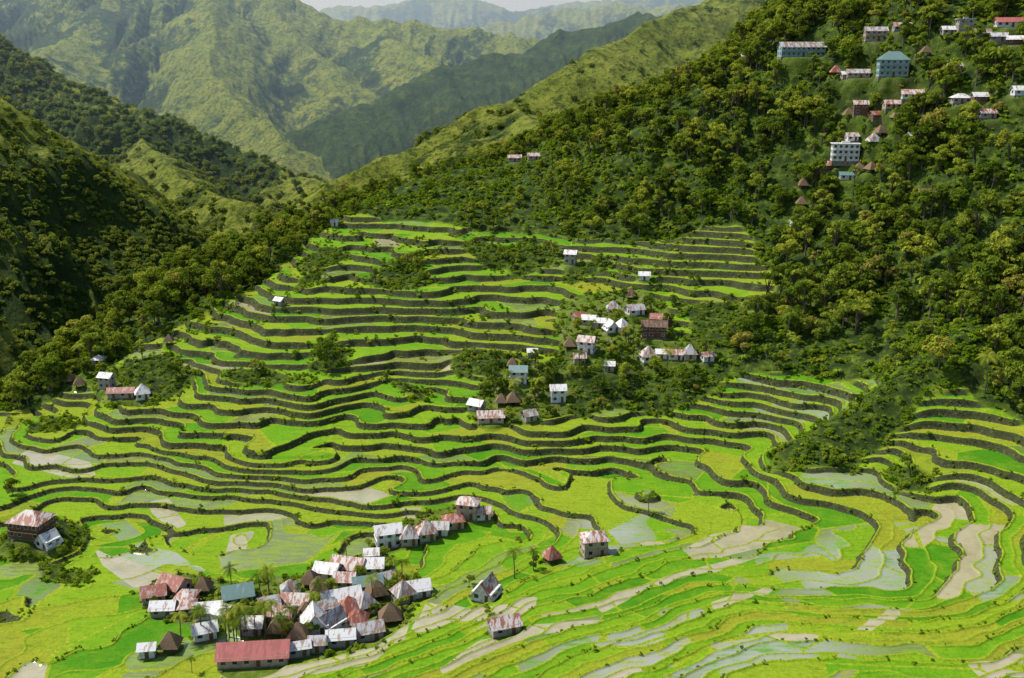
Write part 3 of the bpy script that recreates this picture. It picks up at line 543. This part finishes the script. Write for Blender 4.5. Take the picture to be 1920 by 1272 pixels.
        child(e,'gable_ends',[([(-hw*.8,s*hd,Ht),(hw*.8,s*hd,Ht),(0,s*hd,hh),(-hw*.8,s*(hd-.1),Ht),(hw*.8,s*(hd-.1),Ht),(0,s*(hd-.1),hh)],[(0,1,2),(5,4,3),(0,2,5,3),(1,4,5,2)],0) for s in(-1,1)],[WM[wall]])
    elif kind=='flat':
        v,f=box(-a,a,-b_,b_,Ht,Ht+.2); child(e,'roof',[(v,f,0)],[RM[roof]])
        v,f=box(-hw*.3,hw*.3,-hd*.3,hd*.3,Ht+.2,Ht+.9); child(e,'stair_head',[(v,f,0)],[WM[wall]])
    return e
for h,l,zz in zip(Hs,locs,hz0):
    px,py,kind_,w_,d_,st,rf,wl_,yw=h[:9]; rh=h[9] if len(h)>9 else None
    nm={'thatch':'thatched_hut','aframe':'a_frame_house','flat':'concrete_house','hip':'hip_roof_house','gable':'village_house'}[kind_]
    if w_>19: nm='long_lodge'
    if st==3 and kind_=='hip': nm='teal_guesthouse'
    if rf=='R' and w_==14: nm='red_roof_school'
    house(l,zz,kind_,w_,d_,st,rf,wl_,math.radians(yw+random.uniform(-7,7)),nm,rh)
HX=np.array(house_xy)
def clear(x,y,k=.62,front=2.5):
    ok=np.ones(len(x),bool)
    for hx,hy,s in HX:
        dx=x-hx; dy=y-hy; ok&=~((np.abs(dx)<s*k+front*.4)&(dy>-(s*k+front*1.6))&(dy<s*k+.5))
    return ok
def cand(nm,u0,u1,Y0,Y1):
    Y=np.sqrt(rng.uniform(Y0*Y0,Y1*Y1,nm)); u=rng.uniform(u0,u1,nm); return u*Y,Y
def look(A_,x,y): return hgt(x,y,A_)
x,y=cand(12500,-.55,.8,250,640); t=look(terr,x,y); v=look(vill,x,y); k=look(KN,x,y); s_=look(spurmask,x,y); bb=look(bushA,x,y)
dens=fbm(x,y,60,2,90)
P1=site(850,370)[:2]; thin=np.exp(-(np.hypot((x-P1[0])/1.2,y-P1[1])/50)**2)
pr=np.where((t<.3)&(s_<.2),np.clip(.78+dens*.8-thin*.8,0.05,1),0)*np.where(v>.3,.4,1)
pr=np.where((t>.3)&(bb>.6)&(s_<.3),.14,pr); pr=np.where((t>.3)&(v>.5)&(y>300),.35,pr)
ok=(k<.5)&(rng.uniform(size=len(x))<pr)&clear(x,y,.55,2)
x,y=x[ok],y[ok]; t=t[ok]; k=len(x)
scatter('forest',np.stack([x,y,look(z,x,y)-.4],1),(.45+1.0*rng.uniform(0,1,k)**1.3)*np.where(t>.3,.55,1)*(1-.35*np.exp(-(np.hypot((x-P1[0])/1.4,y-P1[1])/70)**2)),rng.uniform(0,6.28,k),rng.choice(7,k,p=[.19,.17,.16,.15,.15,.12,.06]),cT)
# bushes
x,y=cand(115000,-.62,.8,180,600); t=look(terr,x,y); v=look(vill,x,y); kk=look(KN,x,y); bb=look(bushA,x,y); qq=look(QF,x,y); ff=qq-np.floor(qq); ww=look(WF,x,y); sp_=look(spurmask,x,y)
dn=fbm(x,y,30,3,95); up_=sstep(y,315,390); nf_=y>236
pr=np.where(t<.5,np.clip(.32+dn*.5,.05,.7),np.where(bb>.5,.66,np.clip((dn-.15)*1.0,0,.3)*up_))
pr=np.where((t>.5)&(bb<.5)&((ff>1-ww)|(ff<.08))&nf_,pr+.05+.10*up_,pr)
pr=np.where(sp_>.3,.7,pr)
pr=np.where(v>.4,.5,pr)
ok=(kk<.5)&(rng.uniform(size=len(x))<pr)&clear(x,y,.5,.8)
x,y=x[ok],y[ok]; k=len(x)
scatter('bushes',np.stack([x,y,look(z,x,y)-.2],1),rng.uniform(.3,1.0,k)**1.1*np.where(t[ok]>.5,.78,1.15),rng.uniform(0,6.28,k),rng.choice(4,k,p=[.08,.33,.33,.26]),cB)
x,y=cand(34000,-.62,.72,150,330); qq=look(QF,x,y); ff=qq-np.floor(qq); ww=look(WF,x,y); t=look(TF,x,y)
ok=((t>.6)&((ff>1-ww)|(ff<.04))&clear(x,y,.5,.5)); x,y=x[ok],y[ok]; k=len(x)
scatter('terrace_wall_weeds',np.stack([x,y,look(z,x,y)-.15],1),rng.uniform(.10,.34,k),rng.uniform(0,6.28,k),rng.integers(0,3,k),cW)
xs_=[];
for (nm,u0,u1,a,b,dn0) in ((16000,-.8,-.2,420,980,.9),(20000,-.8,.15,980,1700,.8),(7000,0,.8,620,1500,.5)):
    x,y=cand(nm,u0,u1,a,b); kk=look(KN,x,y); yl=look(yel,x,y)
    ok=(kk>.8)&(rng.uniform(size=nm)<np.clip(dn0-(yl-.1)*1.1,.03,1)); xs_.append(np.stack([x[ok],y[ok]],1))
Q=np.concatenate(xs_); k=len(Q)
scatter('hillside_forest',np.stack([Q[:,0],Q[:,1],look(z,Q[:,0],Q[:,1])-1.0],1),rng.uniform(.4,.95,k)*np.clip(Q[:,1]/1000,.7,1.3),rng.uniform(0,6.28,k),rng.integers(0,3,k),cF)
pm=palm_mesh('areca_palm',31,6.5,14,2.6)
for px,py,s in [(440,1205,1.1),(452,1200,1.2),(505,1125,1.2),(378,1198,1.1),(490,1130,1.1),(965,1085,1.1),(590,1165,1),(340,1205,1),(1216,968,.9),(755,1100,1),(430,1195,1.1),(510,1180,1),(498,1200,1.2),(1187,640,1.3),(968,760,1.3),(1085,705,1.3),(650,1045,.8),(360,1262,.5),(465,1210,1.1),(545,1190,1),(445,1212,1),(1178,650,1.1),(1110,640,1.1),(1010,750,1.1),(950,735,1.1),(600,1140,1),(700,1130,1),(425,1205,1.0),(480,1195,1.0),(375,1185,.9),(530,1205,1),(735,1090,.9),(1250,700,1.2),(1130,720,1.2),(1000,1070,.8),(435,1110,1.0)]:
    o=bpy.data.objects.new('areca_palm',pm); scene.collection.objects.link(o); o.location=site(px,py); o.scale=(s,)*3; o.rotation_euler=(0,0,random.uniform(0,6))
for px,py,s,m in [(612,690,1.1,4),(675,1095,.65,2),(745,1105,.6,2),(740,1120,.55,0),(912,1150,.3,2),(1760,690,1.1,0),(1600,760,.5,2),(1165,680,.8,0),(25,930,.6,4),(880,1100,.4,2),(1005,1065,.45,2),(1090,700,.6,2),(560,1120,.5,2),(580,1195,.5,2),(1230,700,.7,0),(1280,720,.7,4),(1030,780,.5,2),(1170,740,.6,0),(1120,740,.7,4),(540,1205,.5,0),(460,1150,.5,2),(370,1170,.45,2),(705,1155,.45,2),(620,1115,.45,0),(290,1140,.4,2),(420,1130,.5,2),(490,1165,.5,0),(665,1120,.45,2),(760,1145,.5,2),(720,1050,.5,2),(690,1030,.4,2),(50,1045,.5,2),(120,1045,.4,0)]:
    o=bpy.data.objects.new('broadleaf_tree',trees[m]); scene.collection.objects.link(o); o.location=site(px,py); o.scale=(s,)*3; o.rotation_euler=(0,0,random.uniform(0,6))
# ---------------- haze in the far valleys
v,f=box(-7500,7500,1050,10500,-700,520)
hz=bpy.data.objects.new('valley_haze',mesh_parts('valley_haze',[(v,f,0)],[])); scene.collection.objects.link(hz)
m=bpy.data.materials.new('haze'); m.use_nodes=True; t=m.node_tree; t.nodes.clear(); o=t.nodes.new('ShaderNodeOutputMaterial'); vs_=t.nodes.new('ShaderNodeVolumeScatter'); vs_.inputs['Color'].default_value=(.60,.83,1,1); vs_.inputs['Density'].default_value=.00017; vs_.inputs['Anisotropy'].default_value=.3; t.links.new(vs_.outputs[0],o.inputs['Volume']); hz.data.materials.append(m)
# ---------------- light, sky, camera
az=math.radians(-72); el=math.radians(55)
sd=np.array([math.sin(az)*math.cos(el),math.cos(az)*math.cos(el),math.sin(el)])
from mathutils import Vector
sl=bpy.data.lights.new('sun','SUN'); sl.energy=5.0; sl.angle=math.radians(.5); sl.color=(1,.96,.88)
so=bpy.data.objects.new('sun',sl); scene.collection.objects.link(so); so.rotation_euler=Vector(sd).to_track_quat('Z','Y').to_euler(); so.location=(0,0,300)
w_=bpy.data.worlds.new('World'); scene.world=w_; w_.use_nodes=True; nt=w_.node_tree; bg=nt.nodes['Background']; sk=nt.nodes.new('ShaderNodeTexSky'); sk.sky_type='NISHITA'; sk.sun_disc=False; sk.sun_elevation=el; sk.sun_rotation=az; sk.dust_density=2; sk.altitude=1000
nt.links.new(sk.outputs[0],bg.inputs[0]); bg.inputs[1].default_value=.14
cam=bpy.data.cameras.new('camera'); co=bpy.data.objects.new('camera',cam); scene.collection.objects.link(co); co.location=(0,0,0); co.rotation_euler=(math.radians(90)-PITCH,0,0)
cam.sensor_width=36; cam.lens=36*F/1920; cam.clip_start=1; cam.clip_end=30000; scene.camera=co
scene.view_settings.view_transform='Standard'; scene.view_settings.look='None'; scene.view_settings.exposure=0
